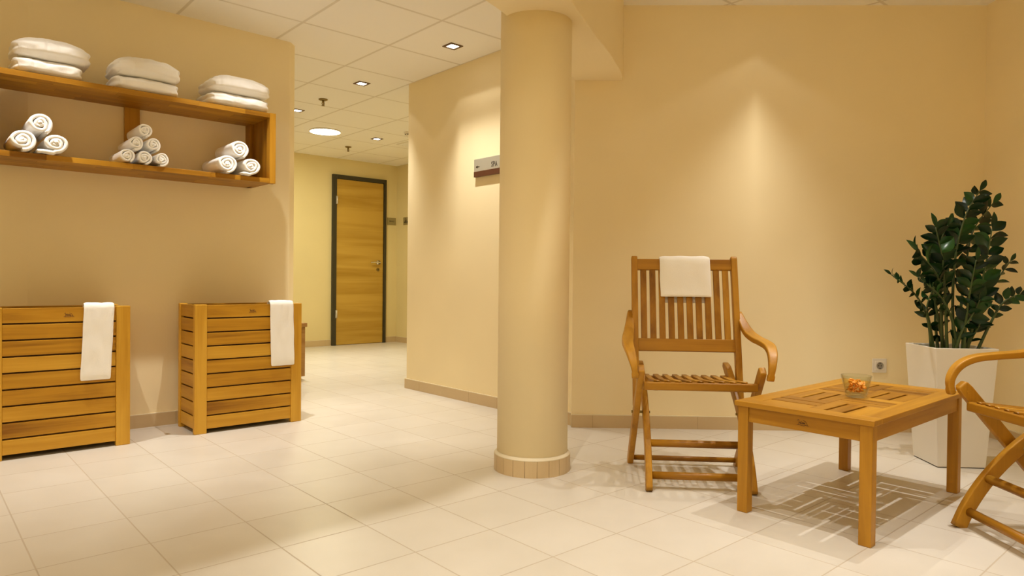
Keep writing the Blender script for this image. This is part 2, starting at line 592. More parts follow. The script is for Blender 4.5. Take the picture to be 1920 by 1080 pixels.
YW = 4.55
b = BM()
prism(b, [(-1.9, 5.34), (0.522, YW), (2.0, YW), (2.055, 4.605), (2.055, 4.75), (0.55, 4.75), (-1.8, 5.5)], 0, ZC + 0.03)
struct('wall_left', b, WALL, 'cream wall behind the towel shelf and hampers', 'wall', 0.004)
b = BM(); wall_quad(b, (3.15, 2.915), (3.15, 4.85), 0, ZC + 0.02, 0.14, (-1, 0))
struct('wall_middle', b, WALL, 'brightly lit cream wall carrying the spa sign', 'wall', 0.004)
b = BM(); wall_quad(b, (3.20, 4.85), (5.48, 4.85), 0, ZC + 0.02, 0.12, (0, 1))
struct('wall_hall_near', b, HALLW, 'return wall of the hall behind the spa sign wall', 'wall')
P0 = BW - BD * 0.0; P1 = C0 + BD * 0.1
b = BM(); wall_quad(b, P0, P1, 0, 2.68, 0.12, BN)
struct('wall_back', b, WALL, 'tan back wall behind the slatted chair and plant', 'wall')
RN = Vector((-0.7302, 0.6832, 0))
b = BM(); wall_quad(b, C0, RE, 0, 2.68, 0.12, RN)
struct('wall_right', b, WALL, 'dim wall at the right edge beside the plant', 'wall')
b = BM(); wall_quad(b, (3.95, 8.5), (5.45, 8.5), 0, ZC + 0.02, 0.12, (0, -1)); wall_quad(b, (0.25, 8.5), (3.95, 8.5), 0, ZC + 0.02, 0.12, (0, -1))
struct('wall_hall_end', b, HALLW, 'yellowish end wall of the hall around the door', 'wall')
b = BM(); wall_quad(b, (5.335, 4.85), (5.335, 8.5), 0, ZC + 0.02, 0.12, (-1, 0))
struct('wall_hall_right', b, HALLW, 'right side wall at the far end of the hall', 'wall')
b = BM(); wall_quad(b, (0.35, 4.75), (0.35, 8.5), 0, ZC + 0.02, 0.12, (1, 0))
struct('wall_hall_left', b, HALLW, 'left side wall of the hall behind the shelf wall', 'wall')
b = BM(); wall_quad(b, (-1.85, -2.6), (-1.85, 5.4), 0, 2.68, 0.12, (1, 0))
struct('wall_side', b, WALL, 'side wall to the left of the viewer', 'wall')
b = BM(); wall_quad(b, (-1.85, -1.6), (2.6, -1.6), 0, 2.68, 0.12, (0, 1))
struct('wall_rear', b, WALL, 'rear wall behind the viewer', 'wall')


def baseboard(name, a, b_, n, label, h=0.077, t=0.012, step=0.3225, start=0.1):
    a = Vector((a[0], a[1], 0)); b2 = Vector((b_[0], b_[1], 0)); n = Vector((n[0], n[1], 0)).normalized()
    L = (b2 - a).length; d_ = (b2 - a).normalized()
    bm = BM()
    s = 0.0; nxt = start
    while s < L - 1e-4:
        e = min(nxt, L)
        if e - s > 0.004:
            wall_quad(bm, a + d_ * (s + 0.0008) + n * t, a + d_ * (e - 0.0008) + n * t, 0, h, t, n)
        s = e; nxt = e + step
    r = struct(name, bm, BASE, label, 'baseboard')
    bm = BM(); wall_quad(bm, a + n * (t - 0.0015), b2 + n * (t - 0.0015), 0.0, h - 0.001, t - 0.0016, n)
    obj('joint', bm, GROUT, r)
    bm = BM(); wall_quad(bm, a + n * (t - 0.001), b2 + n * (t - 0.001), h, h + 0.004, t - 0.001, n)
    obj('caulk_line', bm, CAULK, r)
    return r


baseboard('baseboard_left', (0.53, YW), (2.0, YW), (0, -1), 'tiled baseboard along the shelf wall')
baseboard('baseboard_side', (-1.85, 5.316), (0.522, YW), (-0.316, -0.949), 'tiled baseboard of the slanted wall part left of the hampers')
baseboard('baseboard_middle', (3.15, 2.93), (3.15, 4.86), (-1, 0), 'tiled baseboard under the spa sign wall')
baseboard('baseboard_back', BW, C0 - BD * 0.01, BN, 'tiled baseboard along the tan back wall', start=0.13)
baseboard('baseboard_right', C0 + RD * 0.012, RE, RN, 'tiled baseboard along the dim right wall')
baseboard('baseboard_hall_end', (2.2, 8.5), (4.318, 8.5), (0, -1), 'hall baseboard to the left of the door')
baseboard('baseboard_hall_door', (5.146, 8.5), (5.335, 8.5), (0, -1), 'short hall baseboard between door and corner')
baseboard('baseboard_hall_right', (5.335, 6.5), (5.335, 8.49), (-1, 0), 'baseboard of the right hall wall')

# column
CX, CY = 2.288, 2.413
b = BM(); lathe(b, [(0.17, 0.0), (0.17, 2.58)], CX, CY, 96)
colo = struct('column', b, COLP, 'round cream column with a tiled foot in the middle', 'column')
b = BM()
for k in range(20):
    a0 = 2 * PI * k / 20 + 0.006; a1 = 2 * PI * (k + 1) / 20 - 0.006
    poly = [(CX + 0.184 * math.cos(a0 + (a1 - a0) * q / 3), CY + 0.184 * math.sin(a0 + (a1 - a0) * q / 3)) for q in range(4)]
    poly += [(CX + 0.171 * math.cos(a1 - (a1 - a0) * q / 3), CY + 0.171 * math.sin(a1 - (a1 - a0) * q / 3)) for q in range(4)]
    prism(b, poly, 0.0, 0.076)
obj('foot_tiles', b, BASE, colo)
b = BM(); lathe(b, [(0.172, 0.0), (0.1825, 0.0), (0.1825, 0.073), (0.1715, 0.074)], CX, CY, 96, cap=False)
obj('grout_ring', b, GROUT, colo)
b = BM(); lathe(b, [(0.1705, 0.074), (0.1838, 0.0762), (0.1815, 0.0805), (0.1745, 0.083), (0.1705, 0.090)], CX, CY, 96, cap=False)
obj('caulk_line', b, CAULK, colo)

# door at the end of the hall
door = thing('door_1', 'wood veneer door in a dark frame at the end of the hall', 'door', (4.73, 8.5, 0), kind='structure')
b = BM(); bx(b, -0.345, 0.372, -0.022, 0.0, 0.006, 2.238)
obj('door_leaf', b, DW, door, 0.002)
b = BM()
bx(b, -0.41, -0.352, -0.040, 0.0, 0, 2.295); bx(b, 0.376, 0.414, -0.040, 0.0, 0, 2.295); bx(b, -0.352, 0.376, -0.040, 0.0, 2.243, 2.295)
obj('door_frame', b, DARKMETAL, door, 0.002)
for z in (1.90, 0.37):
    b = BM(); bx(b, -0.366, -0.346, -0.052, -0.022, z, z + 0.105); tube(b, [(-0.352, -0.05, z), (-0.352, -0.05, z + 0.105)], 0.009)
    obj('hinge', b, STEEL, door)
b = BM(); tube(b, [(0.295, -0.022, 1.13), (0.295, -0.031, 1.13)], 0.030, 20); tube(b, [(0.295, -0.03, 1.13), (0.295, -0.075, 1.13)], 0.011, 12)
tube(b, smooth_path([(0.300, -0.075, 1.13), (0.26, -0.078, 1.131), (0.20, -0.077, 1.130), (0.155, -0.072, 1.128)]), 0.011, 12)
obj('door_handle', b, CHROME, door, smooth=True)
b = BM(); tube(b, [(0.290, -0.022, 1.03), (0.290, -0.030, 1.03)], 0.026, 20)
kp = obj('keyhole_plate', b, BRASS, door)
b = BM(); bx(b, 0.286, 0.294, -0.0312, -0.029, 1.018, 1.042)
obj('keyhole', b, HOLE, kp)

# ------------------------------------------------------------------ lamps and ceiling fittings
def downlight(x, y, z, label, group):
    t = thing('square_downlight', label, 'ceiling light', (x, y, z), 0, group)
    b_ = BM()
    o1, i1 = 0.052, 0.034
    for x0, x1, y0, y1 in ((-o1, o1, -o1, -i1), (-o1, o1, i1, o1), (-o1, -i1, -i1, i1), (i1, o1, -i1, i1)):
        bx(b_, x0, x1, y0, y1, -0.006, 0.0)
    obj('frame', b_, BRONZE, t, 0.001)
    b_ = BM(); bx(b_, -i1, i1, -i1, i1, -0.003, 0.0)
    obj('lamp', b_, LAMP, t)
    return t


HL = ['square recessed downlight in front of the spa sign wall', 'square recessed downlight beyond the corner of the spa sign wall',
      'square recessed downlight half hidden by the shelf wall edge', 'square recessed downlight farthest down the hall near the air vent']
for (x, y), l in zip(SPOTS_HALL, HL):
    downlight(x, y, ZC, l, 'square downlights of the hall')
for (x, y), l in zip(SPOTS_FRONT, ('square recessed downlight above the left wooden hamper', 'square recessed downlight above the right wooden hamper')):
    downlight(x, y, ZC, l, 'square downlights by the shelf wall')
for (x, y), l in zip(SPOTS_LOUNGE, ('square recessed downlight above the back wall behind the chair', 'square recessed downlight tucked against the curved beam',
                                    'square recessed downlight right above the teak coffee table', 'square recessed downlight over the lounge floor in front of the table')):
    downlight(x, y, ZL, l, 'square downlights of the lounge')

def round_light(x, y, z, label):
    t_ = thing('round_ceiling_light', label, 'ceiling light', (x, y, z))
    b_ = BM(); lathe(b_, [(0.161, 0.0), (0.1635, -0.003), (0.1635, -0.014), (0.160, -0.016), (0.160, 0.0)], 0, 0, 48, cap=False)
    obj('rim', b_, WHITEP, t_)
    b_ = BM(); lathe(b_, [(0.160, -0.001), (0.160, -0.017), (0.12, -0.024), (0.05, -0.028), (0.004, -0.029)], 0, 0, 48)
    obj('diffuser', b_, LAMPR, t_)


round_light(ROUND[0], ROUND[1], ZC, 'large glowing round ceiling light in the hall')
for (x, y), l in zip(FILL_REAR, ('added round fill lamp on the lounge ceiling by the rear wall', 'added round fill lamp on the lounge ceiling by the side wall')):
    round_light(x, y, ZL, l)  # housings for the added fill lamps out of view


def sprinkler(x, y, label):
    t_ = thing('fire_sprinkler', label, 'sprinkler', (x, y, ZC), 0, 'fire sprinklers in the hall ceiling')
    b_ = BM(); lathe(b_, [(0.040, 0.0), (0.040, -0.006), (0.028, -0.013), (0.014, -0.014)], 0, 0, 28)
    obj('escutcheon', b_, BRASS, t_)
    b_ = BM(); lathe(b_, [(0.010, -0.013), (0.010, -0.030), (0.006, -0.033), (0.005, -0.052), (0.004, -0.056)], 0, 0, 16)
    for s in (-1, 1):
        tube(b_, [(s * 0.009, 0, -0.028), (s * 0.013, 0, -0.042), (s * 0.003, 0, -0.058)], 0.0026, 6)
    obj('nozzle', b_, BRASS, t_)
    b_ = BM(); lathe(b_, [(0.016, -0.058), (0.016, -0.060), (0.004, -0.062)], 0, 0, 16)
    obj('deflector', b_, BRASS, t_)


sprinkler(2.854, 5.791, 'brass fire sprinkler nearer the viewer, beside the shelf wall edge')
sprinkler(4.110, 7.662, 'small brass fire sprinkler farther down the hall before the door')
t = thing('smoke_detector', 'white smoke detector on the ceiling near the air vent', 'smoke detector', (4.19, 6.44, ZC))
b = BM(); lathe(b, [(0.055, 0.0), (0.055, -0.014), (0.046, -0.018)], 0, 0, 32); obj('base', b, WHITEP, t)
b = BM(); lathe(b, [(0.044, -0.018), (0.042, -0.040), (0.028, -0.048), (0.002, -0.049)], 0, 0, 32); hd = obj('sensor_head', b, WHITEP, t)
b = BM()
for k in range(8):
    a = 2 * PI * k / 8
    bx(b, 0.0405, 0.0445, -0.009, 0.009, -0.032, -0.024, Matrix.Rotation(a, 4, 'Z'))
obj('slot', b, HOLE, hd)
t = thing('air_vent', 'slotted dark air vent in the ceiling at the spa wall edge', 'air vent', (4.63, 6.94, ZC))
b = BM(); bx(b, -0.17, 0.17, -0.15, 0.15, -0.002, 0.0); obj('backing', b, VENTIN, t)
b = BM()
for k in range(7):
    x = -0.15 + k * 0.05
    bx(b, -0.011, 0.011, -0.15, 0.15, -0.0015, 0.0015, Matrix.Translation((x, 0, -0.009)) @ Matrix.Rotation(0.6, 4, 'Y'))
obj('slats', b, CEIL, t)
b = BM()
for q in ((-0.185, 0.185, -0.165, -0.148), (-0.185, 0.185, 0.148, 0.165), (-0.185, -0.168, -0.15, 0.15), (0.168, 0.185, -0.15, 0.15)):
    bx(b, *q, -0.008, 0.0)
obj('frame', b, WHITEP, t)

# ------------------------------------------------------------------ signs
t = thing('spa_sign', 'grey SPA direction sign with arrow and brown strip half behind the column', 'sign', (3.15, 3.65, 0))
# local frame: x along -Y of the room, y up, z out of the wall
SM = Matrix(((0, 0, -1, 0), (-1, 0, 0, 0), (0, 1, 0, 0), (0, 0, 0, 1)))
b = BM(); bx(b, -0.297, 0.30, 1.690, 1.780, 0.004, 0.020, SM); obj('panel', b, SIGN, t, 0.001)
b = BM(); bx(b, -0.297, 0.30, 1.651, 1.690, 0.004, 0.022, SM); obj('strip', b, SIGNB, t, 0.001)
b = BM(); bx(b, -0.26, 0.26, 1.665, 1.765, 0.0, 0.004, SM); obj('mounting_plate', b, DARKMETAL, t)
me = text_mesh('SPA', 0.052, 0.72, spacing=1.12)
lt = mesh_obj('lettering', me, BLACK, t)
lt.matrix_local = SM @ Matrix.Translation((-0.068, 1.722, 0.0203))
b = BM()
bx(b, -0.268, -0.234, 1.7195, 1.7265, 0.020, 0.0208, SM)
prism(b, [(-0.275, 1.723), (-0.257, 1.712), (-0.257, 1.734)], 0.020, 0.0208, SM)
obj('arrow', b, BLACK, t)

t = thing('door_plate', 'small olive plate reading SERVICE right of the hall door', 'sign', (5.19, 8.5, 0))
b = BM(); bx(b, -0.012, 0.128, -0.008, 0.0, 1.67, 1.772); obj('plate', b, GSIGN, t, 0.001)
me = text_mesh('SERVICE', 0.026, 0.85)
lt = mesh_obj('lettering', me, BLACK, t)
lt.matrix_local = Matrix.Translation((0.058, -0.0082, 1.722)) @ Matrix.Rotation(PI / 2, 4, 'X')
t = thing('pictogram_plate', 'small plate with two dark pictograms beside the spa wall corner', 'sign', (5.335, 8.23, 0))
b = BM(); bx(b, -0.008, 0.0, -0.11, 0.085, 1.665, 1.772); obj('plate', b, GSIGN, t, 0.001)
b = BM()
for y0 in (0.03, -0.035):
    P = lambda p: (-0.0095, y0 - p[0], 1.69 + p[1])
    tube(b, [P(p) for p in ((-0.026, 0.008), (0.024, 0.008))], 0.0042, 6)
    tube(b, [P(p) for p in ((-0.026, 0.008), (0.0, 0.024), (0.02, 0.05))], 0.0042, 6)
    tube(b, [P(p) for p in ((0.02, 0.05), (0.022, 0.010))], 0.0036, 6)
    tube(b, [P((0.012, 0.062)), P((0.017, 0.062))], 0.006, 8)
obj('pictogram', b, BLACK, t)

# ------------------------------------------------------------------ power outlet on the back wall
oc = BW + BD * 1.876
ang_b = math.atan2(BD.y, BD.x)
t = thing('power_outlet', 'white square power socket on the back wall behind the table', 'power outlet', (oc.x, oc.y, 0.406), ang_b)
b = BM(); bx(b, -0.043, 0.043, -0.009, 0.0, -0.043, 0.043); obj('cover_frame', b, WHITEP, t, 0.003)
b = BM(); bx(b, -0.029, 0.029, -0.0125, -0.008, -0.029, 0.029); ins = obj('insert', b, WHITEP, t, 0.002)
b = BM()
rs = []
for r_, y_ in ((0.0215, -0.0127), (0.0225, -0.0145), (0.0205, -0.0145), (0.0195, -0.0127), (0.001, -0.0127)):
    rs.append([(r_ * math.cos(2 * PI * k / 32), y_, r_ * math.sin(2 * PI * k / 32)) for k in range(32)])
rings(b, rs); obj('socket_ring', b, simple('outlet_recess', (0.50, 0.46, 0.38), 0.4), ins)
b = BM()
for x in (-0.0095, 0.0, 0.0095):
    tube(b, [(x, -0.0125, 0), (x, -0.0134, 0)], 0.003 if x else 0.002, 12)
bx(b, -0.003, 0.003, -0.0140, -0.0125, -0.0195, -0.0145); bx(b, -0.003, 0.003, -0.0140, -0.0125, 0.0145, 0.0195)
obj('contact', b, HOLE, ins)

# ------------------------------------------------------------------ brown cabinet behind the shelf wall
t = thing('low_cabinet', 'low brown wooden cabinet in the hall showing behind the right hamper', 'cabinet', (2.38, 5.98, 0))
b = BM(); bx(b, -0.32, 0.322, -0.18, 0.2, 0.03, 0.47); obj('body', b, CW, t, 0.003)
b = BM(); bx(b, -0.335, 0.332, -0.20, 0.2, 0.47, 0.505); obj('top', b, CW, t, 0.003)
b = BM(); bx(b, -0.30, 0.27, -0.16, 0.19, 0.0, 0.03); obj('plinth', b, WHITEP, t)
for s in (-1, 1):
    b = BM(); bx(b, -0.01 + s * 0.15 - 0.14, -0.01 + s * 0.15 + 0.14, -0.195, -0.18, 0.05, 0.455); dr = obj('door', b, CW, t, 0.002)
    b = BM(); tube(b, [(-0.01 + s * 0.03, -0.195, 0.30), (-0.01 + s * 0.03, -0.212, 0.30)], 0.008); obj('knob', b, CHROME, dr)


# ------------------------------------------------------------------ branded mark like the one burnt into hampers and table
def emblem(name, parent, M, s=1.0):
    b_ = BM()
    def stroke(pts, r=0.0011):
        tube(b_, [M @ Vector((x * s, y * s, 0)) for x, y in [(p.x, p.y) for p in smooth_path([(a_, c_, 0) for a_, c_ in pts], 4)]], r * s, 5)
    stroke([(-0.030, -0.012), (-0.012, -0.011), (0.002, -0.013), (0.014, -0.012)])            # ground line
    stroke([(0.004, 0.014), (0.016, 0.010), (0.023, 0.000), (0.028, -0.010), (0.034, -0.011)])   # arch
    stroke([(-0.026, 0.010), (-0.020, 0.016), (-0.017, 0.008), (-0.020, -0.008), (-0.026, -0.012)])   # first letter
    stroke([(-0.016, 0.000), (-0.011, 0.005), (-0.012, -0.004), (-0.006, -0.003)], 0.0014)
    stroke([(-0.006, 0.009), (-0.005, -0.004), (0.000, -0.003)], 0.0014)
    stroke([(-0.001, 0.005), (0.003, 0.004), (0.001, -0.004), (0.006, -0.002)], 0.0014)
    stroke([(0.007, 0.004), (0.007, -0.004), (0.012, 0.003), (0.013, -0.005)], 0.0014)
    stroke([(0.012, -0.008), (0.020, -0.009), (0.027, -0.011)], 0.0014)
    return obj(name, b_, INK, parent)


# ------------------------------------------------------------------ towel shelf
SX0, SX1, SY0 = 0.345, 1.735, 4.20
ZT, ZB = 1.925, 1.522
t = thing('wall_shelf', 'long two-tier teak wall shelf holding white towels', 'shelf', (0, 0, 0))
b = BM()
nb = 5
dy = (YW - 0.002 - SY0) / nb
def strips(bm, zt, th):
    """board glued from staves: rows across the depth, each row cut into random lengths"""
    for k in range(nb):
        x = SX0 + 0.02
        first = random.uniform(0.15, 0.4)
        while x < SX1 - 0.02:
            e = min(SX1 - 0.02, x + first)
            if SX1 - 0.02 - e < 0.06:
                e = SX1 - 0.02
            bx(bm, x, e, SY0 + k * dy, SY0 + (k + 1) * dy, zt - th, zt)
            x = e; first = random.uniform(0.25, 0.5)
strips(b, ZT, 0.028); obj('top_board', b, WX, t, 0.0008, segs=1)
b = BM(); strips(b, ZB, 0.028); obj('bottom_board', b, WX, t, 0.0008, segs=1)
for xa, xb in ((SX0, SX0 + 0.02), (SX1 - 0.02, SX1)):
    b = BM()
    bx(b, xa - (0.0 if xa > 1 else 0.02), xb + (0.018 if xa > 1 else 0.0), SY0 - 0.004, SY0 + 0.045, ZB - 0.03, ZT + 0.002)
    bx(b, xa, xb, SY0 + 0.045, YW - 0.085, ZB - 0.028, ZT)
    bx(b, xa - 0.02, xb, YW - 0.085, YW - 0.002, ZB - 0.028, ZT)
    obj('end_panel', b, WZ, t, 0.0015)
b = BM(); bx(b, 0.985, 1.065, YW - 0.024, YW - 0.002, ZB, ZT - 0.028); obj('divider', b, WZ, t, 0.0015)


# ------------------------------------------------------------------ towels
def folded_towel(w_, d_, h_, seed, crown=0.0, sag=0.0):
    """folded bath towel: rounded front fold, layered sides, soft wrinkles; base at z=0, front at y=0"""
    bm = BM()
    nx, ny, nz = 48, 24, 10
    cl = {}
    def pt(u, v, s):      # u,v,s in -1..1
        e = 5.0
        L = (abs(u) ** e + abs(v) ** e + abs(s) ** e) ** (1 / e)
        mx_ = max(abs(u), abs(v), abs(s))
        k = mx_ / L if L > 0 else 1
        x, y, z = u * k, v * k, s * k
        # front edge is one round fold
        f = max(0.0, (-v - 0.72) / 0.28)
        z *= 1 - 0.30 * f * f
        zz = (z + 1) / 2 * h_
        top = (z + 1) / 2
        zz += crown * top * (1 - x * x) * (1 - 0.6 * y * y) - sag * top * max(0, x) ** 2 * 0.6 - sag * top * max(0, -x) ** 3
        px = x * w_ / 2; py = (y + 1) / 2 * d_
        nv = noise.noise_vector(Vector((px * 14, py * 14, zz * 25)) + Vector((seed * 3.1, seed * 1.7, 0)))
        nf = noise.noise_vector(Vector((px * 45, py * 40, zz * 60)) + Vector((seed * 5.1, 0, seed)))
        amp = 0.0058 * (0.25 + 0.75 * min(1, top * 3))
        px += nv.x * amp * 1.3 + nf.x * 0.0016; py += nv.y * amp + nf.y * 0.0016; zz += (nv.z * amp * 1.2 + nf.z * 0.0016) * min(1, top * 4)
        # woven border and a soft crease across the front fold
        xs = (-0.34 + 0.13 * (seed % 3)) * w_
        gr = math.exp(-((px - xs) / 0.006) ** 2) + 0.5 * math.exp(-((px - xs - 0.055) / 0.008) ** 2)
        fr = max(0.0, 1 - py / 0.12)
        py += 0.0045 * gr * fr; zz -= 0.003 * gr * fr * top
        cr = noise.noise(Vector((px * 9 + seed * 7, zz * 30, seed * 2.3)))
        py -= 0.006 * cr * fr
        # layer grooves on the sides
        if abs(u) > 0.97:
            g = math.cos(top * PI * 4 + 0.6 * math.sin(py * 18 + seed))
            px -= math.copysign(0.009 * max(0, g), u)
        return Vector((px, py, max(0.0, zz)))
    def vert(u, v, s):
        key = (round(u, 4), round(v, 4), round(s, 4))
        if key not in cl:
            cl[key] = bm.verts.new(pt(u, v, s))
        return cl[key]
    U = [-1 + 2 * i / nx for i in range(nx + 1)]; V = [-1 + 2 * i / ny for i in range(ny + 1)]; S = [-1 + 2 * i / nz for i in range(nz + 1)]
    def face(a, b_, c, d2):
        f = bm.faces.new((a, b_, c, d2)); f.smooth = True
    for i in range(nx):
        for j in range(ny):
            for s in (-1, 1):
                face(vert(U[i], V[j], s), vert(U[i + 1], V[j], s), vert(U[i + 1], V[j + 1], s), vert(U[i], V[j + 1], s))
        for k in range(nz):
            for v in (-1, 1):
                face(vert(U[i], v, S[k]), vert(U[i + 1], v, S[k]), vert(U[i + 1], v, S[k + 1]), vert(U[i], v, S[k + 1]))
    for j in range(ny):
        for k in range(nz):
            for u in (-1, 1):
                face(vert(u, V[j], S[k]), vert(u, V[j + 1], S[k]), vert(u, V[j + 1], S[k + 1]), vert(u, V[j], S[k + 1]))
    return bm


def put_folded(xc, z, y, w_, d_, h_, seed, label, rz=0.0, crown=0.0, sag=0.0):
    bm = folded_towel(w_, d_, h_, seed, crown, sag)
    o_ = obj('folded_towel', bm, TERRY)
    o_.location = (xc, y, z); o_.rotation_euler = (0, 0, rz)
    md = o_.modifiers.new('smooth', 'SUBSURF'); md.levels = 1; md.render_levels = 1
    tag(o_, label, 'towel', 'folded towels on the top shelf board')
    return o_


TW = [  # centre x, width, lower/upper
    (0.572, 0.310, 'left stack of folded towels', 0.080, 0.090),
    (1.030, 0.335, 'middle stack of folded towels', 0.078, 0.092),
    (1.540, 0.372, 'right stack of folded towels', 0.082, 0.090)]
side_word = ['left', 'middle', 'right']
for k, (xc, w_, nm, h1, h2) in enumerate(TW):
    put_folded(xc, ZT, 4.188, w_, 0.30, h1, 1 + 2 * k, 'lower folded white towel of the %s stack on the top shelf board' % side_word[k], 0.02 * (k - 1))
    put_folded(xc + (0.015, 0.0, 0.0)[k], ZT + h1 + 0.003, 4.172, w_ + (0.035, 0.015, 0.0)[k], 0.31, h2, 2 + 2 * k,
               'upper folded white towel of the %s stack on the top shelf board' % side_word[k], -0.02, 0.026, 0.020)


def rolled_towel(R, L, seed, turns=3.6, tail=0.0, squash=1.0, twist=0.0):
    """spiral roll along +y, front at y=0, axis at z=R; optional loose tail lying out to -x"""
    bm = BM()
    pitch_ = R / (turns + 0.25)
    th = pitch_ * 0.90
    n = int(turns * 26)
    path = []
    for i in range(n + 1):
        a = 2 * PI * turns * i / n
        r_ = R - th / 2 - pitch_ * a / (2 * PI)
        r_ = max(r_, th * 0.35)
        r_ += 0.0028 * math.sin(3 * a * 0.93 + seed) * (0.3 + i / n) + 0.0015 * math.sin(5.3 * a + 2 * seed) * i / n
        ang = -PI / 2 + a          # starts at the bottom, winding
        path.append(Vector((r_ * math.cos(ang), 0, R + r_ * math.sin(ang) * squash)))
    if tail > 0:
        pre = []
        m = 10
        p0 = path[0]
        for i in range(m):
            f = 1 - i / m
            pre.append(Vector((p0.x - tail * f, 0, th / 2 + 0.0015 + 0.006 * f * math.sin(f * 3))))
        path = pre + path
    zmin = min(p.z for p in path) - th / 2
    for p in path:
        p.z -= zmin
    n = len(path)
    ys = [0.0, 0.003, 0.010, 0.05, 0.11, 0.18, 0.24, L - 0.010, L - 0.003, L]
    grow = [0.45, 0.85, 1.0, 1.0, 1.0, 1.0, 1.0, 1.0, 0.85, 0.45]
    def off(i):
        t_ = (path[min(i + 1, n - 1)] - path[max(i - 1, 0)]).normalized()
        return Vector((t_.z, 0, -t_.x))
    rs = []
    for y, g in zip(ys, grow):
        outer, inner = [], []
        for i, p in enumerate(path):
            o_ = off(i)
            wob = 0.0035 * noise.noise(Vector((i * 0.09, seed * 3.3, 1.0))) - 0.010 * (i / n) * 0.35
            yy = y + (wob if y < 0.02 else 0.0)
            rad = 0.002 * noise.noise(Vector((i * 0.12, y * 16, seed)))
            outer.append(p + o_ * (th / 2 * g + (rad if g == 1.0 else 0)) + Vector((0, yy, 0)))
            inner.append(p - o_ * th / 2 * g + Vector((0, yy, 0)))
        rs.append((outer, inner))
    vo = [[bm.verts.new(p) for p in r[0]] for r in rs]
    vi = [[bm.verts.new(p) for p in r[1]] for r in rs]
    def q(a, b_, c, d_):
        f = bm.faces.new((a, b_, c, d_)); f.smooth = True
    for j in range(len(ys) - 1):
        for i in range(n - 1):
            q(vo[j][i], vo[j][i + 1], vo[j + 1][i + 1], vo[j + 1][i])
            q(vi[j][i + 1], vi[j][i], vi[j + 1][i], vi[j + 1][i + 1])
        q(vi[j][0], vo[j][0], vo[j + 1][0], vi[j + 1][0])
        q(vo[j][-1], vi[j][-1], vi[j + 1][-1], vo[j + 1][-1])
    for j in (0, len(ys) - 1):
        for i in range(n - 1):
            q(vi[j][i], vi[j][i + 1], vo[j][i + 1], vo[j][i])
    return bm


def put_roll(x, z, y, R, L, seed, label, group, rz=0.0, spin=0.0, **kw):
    """x, z: centre of the roll's front face"""
    bm = rolled_towel(R, L, seed, **kw)
    c = Vector((0, 0, R))
    if spin:
        bmesh.ops.rotate(bm, verts=bm.verts, cent=c, matrix=Matrix.Rotation(spin, 3, 'Y'))
    o_ = obj('rolled_towel', bm, TERRY)
    o_.location = (x, y, z - R); o_.rotation_euler = (0, 0, rz)
    tag(o_, label, 'towel', group)


G1 = 'large rolled towels at the left of the lower board'
G2 = 'small rolled towels in a pyramid on the lower board'
G3 = 'large rolled towels at the right of the lower board'
put_roll(0.456, ZB + 0.064, 4.165, 0.064, 0.30, 1, 'bottom left rolled white towel of the left three on the lower board', G1, turns=2.9, squash=0.86)
put_roll(0.594, ZB + 0.060, 4.160, 0.060, 0.30, 2, 'bottom right rolled white towel with a loose end, left three on the lower board', G1, turns=2.7, tail=0.075, squash=0.80)
put_roll(0.528, ZB + 0.090 + 0.058, 4.165, 0.058, 0.30, 3, 'top rolled white towel of the left three on the lower board', G1, turns=2.7, spin=-0.5)
R2 = 0.0415
names = [['bottom left', 'bottom middle', 'bottom right'], ['middle row left', 'middle row right'], ['topmost']]
for row in range(3):
    for k in range(3 - row):
        put_roll(0.924 + 0.0868 * (k + row / 2), ZB + R2 + row * 0.0745, 4.19, R2, 0.27, 10 + row * 3 + k,
                 '%s small rolled white towel of the pyramid of six' % names[row][k], G2, turns=2.9, spin=0.35 * ((row * 2 + k) % 3) - 0.5)
put_roll(1.450, ZB + 0.063, 4.175, 0.063, 0.30, 21, 'bottom left rolled white towel of the right three by the shelf end', G3, turns=3.2, squash=0.90)
put_roll(1.590, ZB + 0.060, 4.165, 0.060, 0.30, 22, 'bottom right rolled white towel with a loose end by the shelf end', G3, turns=2.9, tail=0.05, squash=0.85)
put_roll(1.522, ZB + 0.094 + 0.058, 4.175, 0.058, 0.30, 23, 'top rolled white towel of the right three by the shelf end', G3, turns=3.1, spin=-0.4)


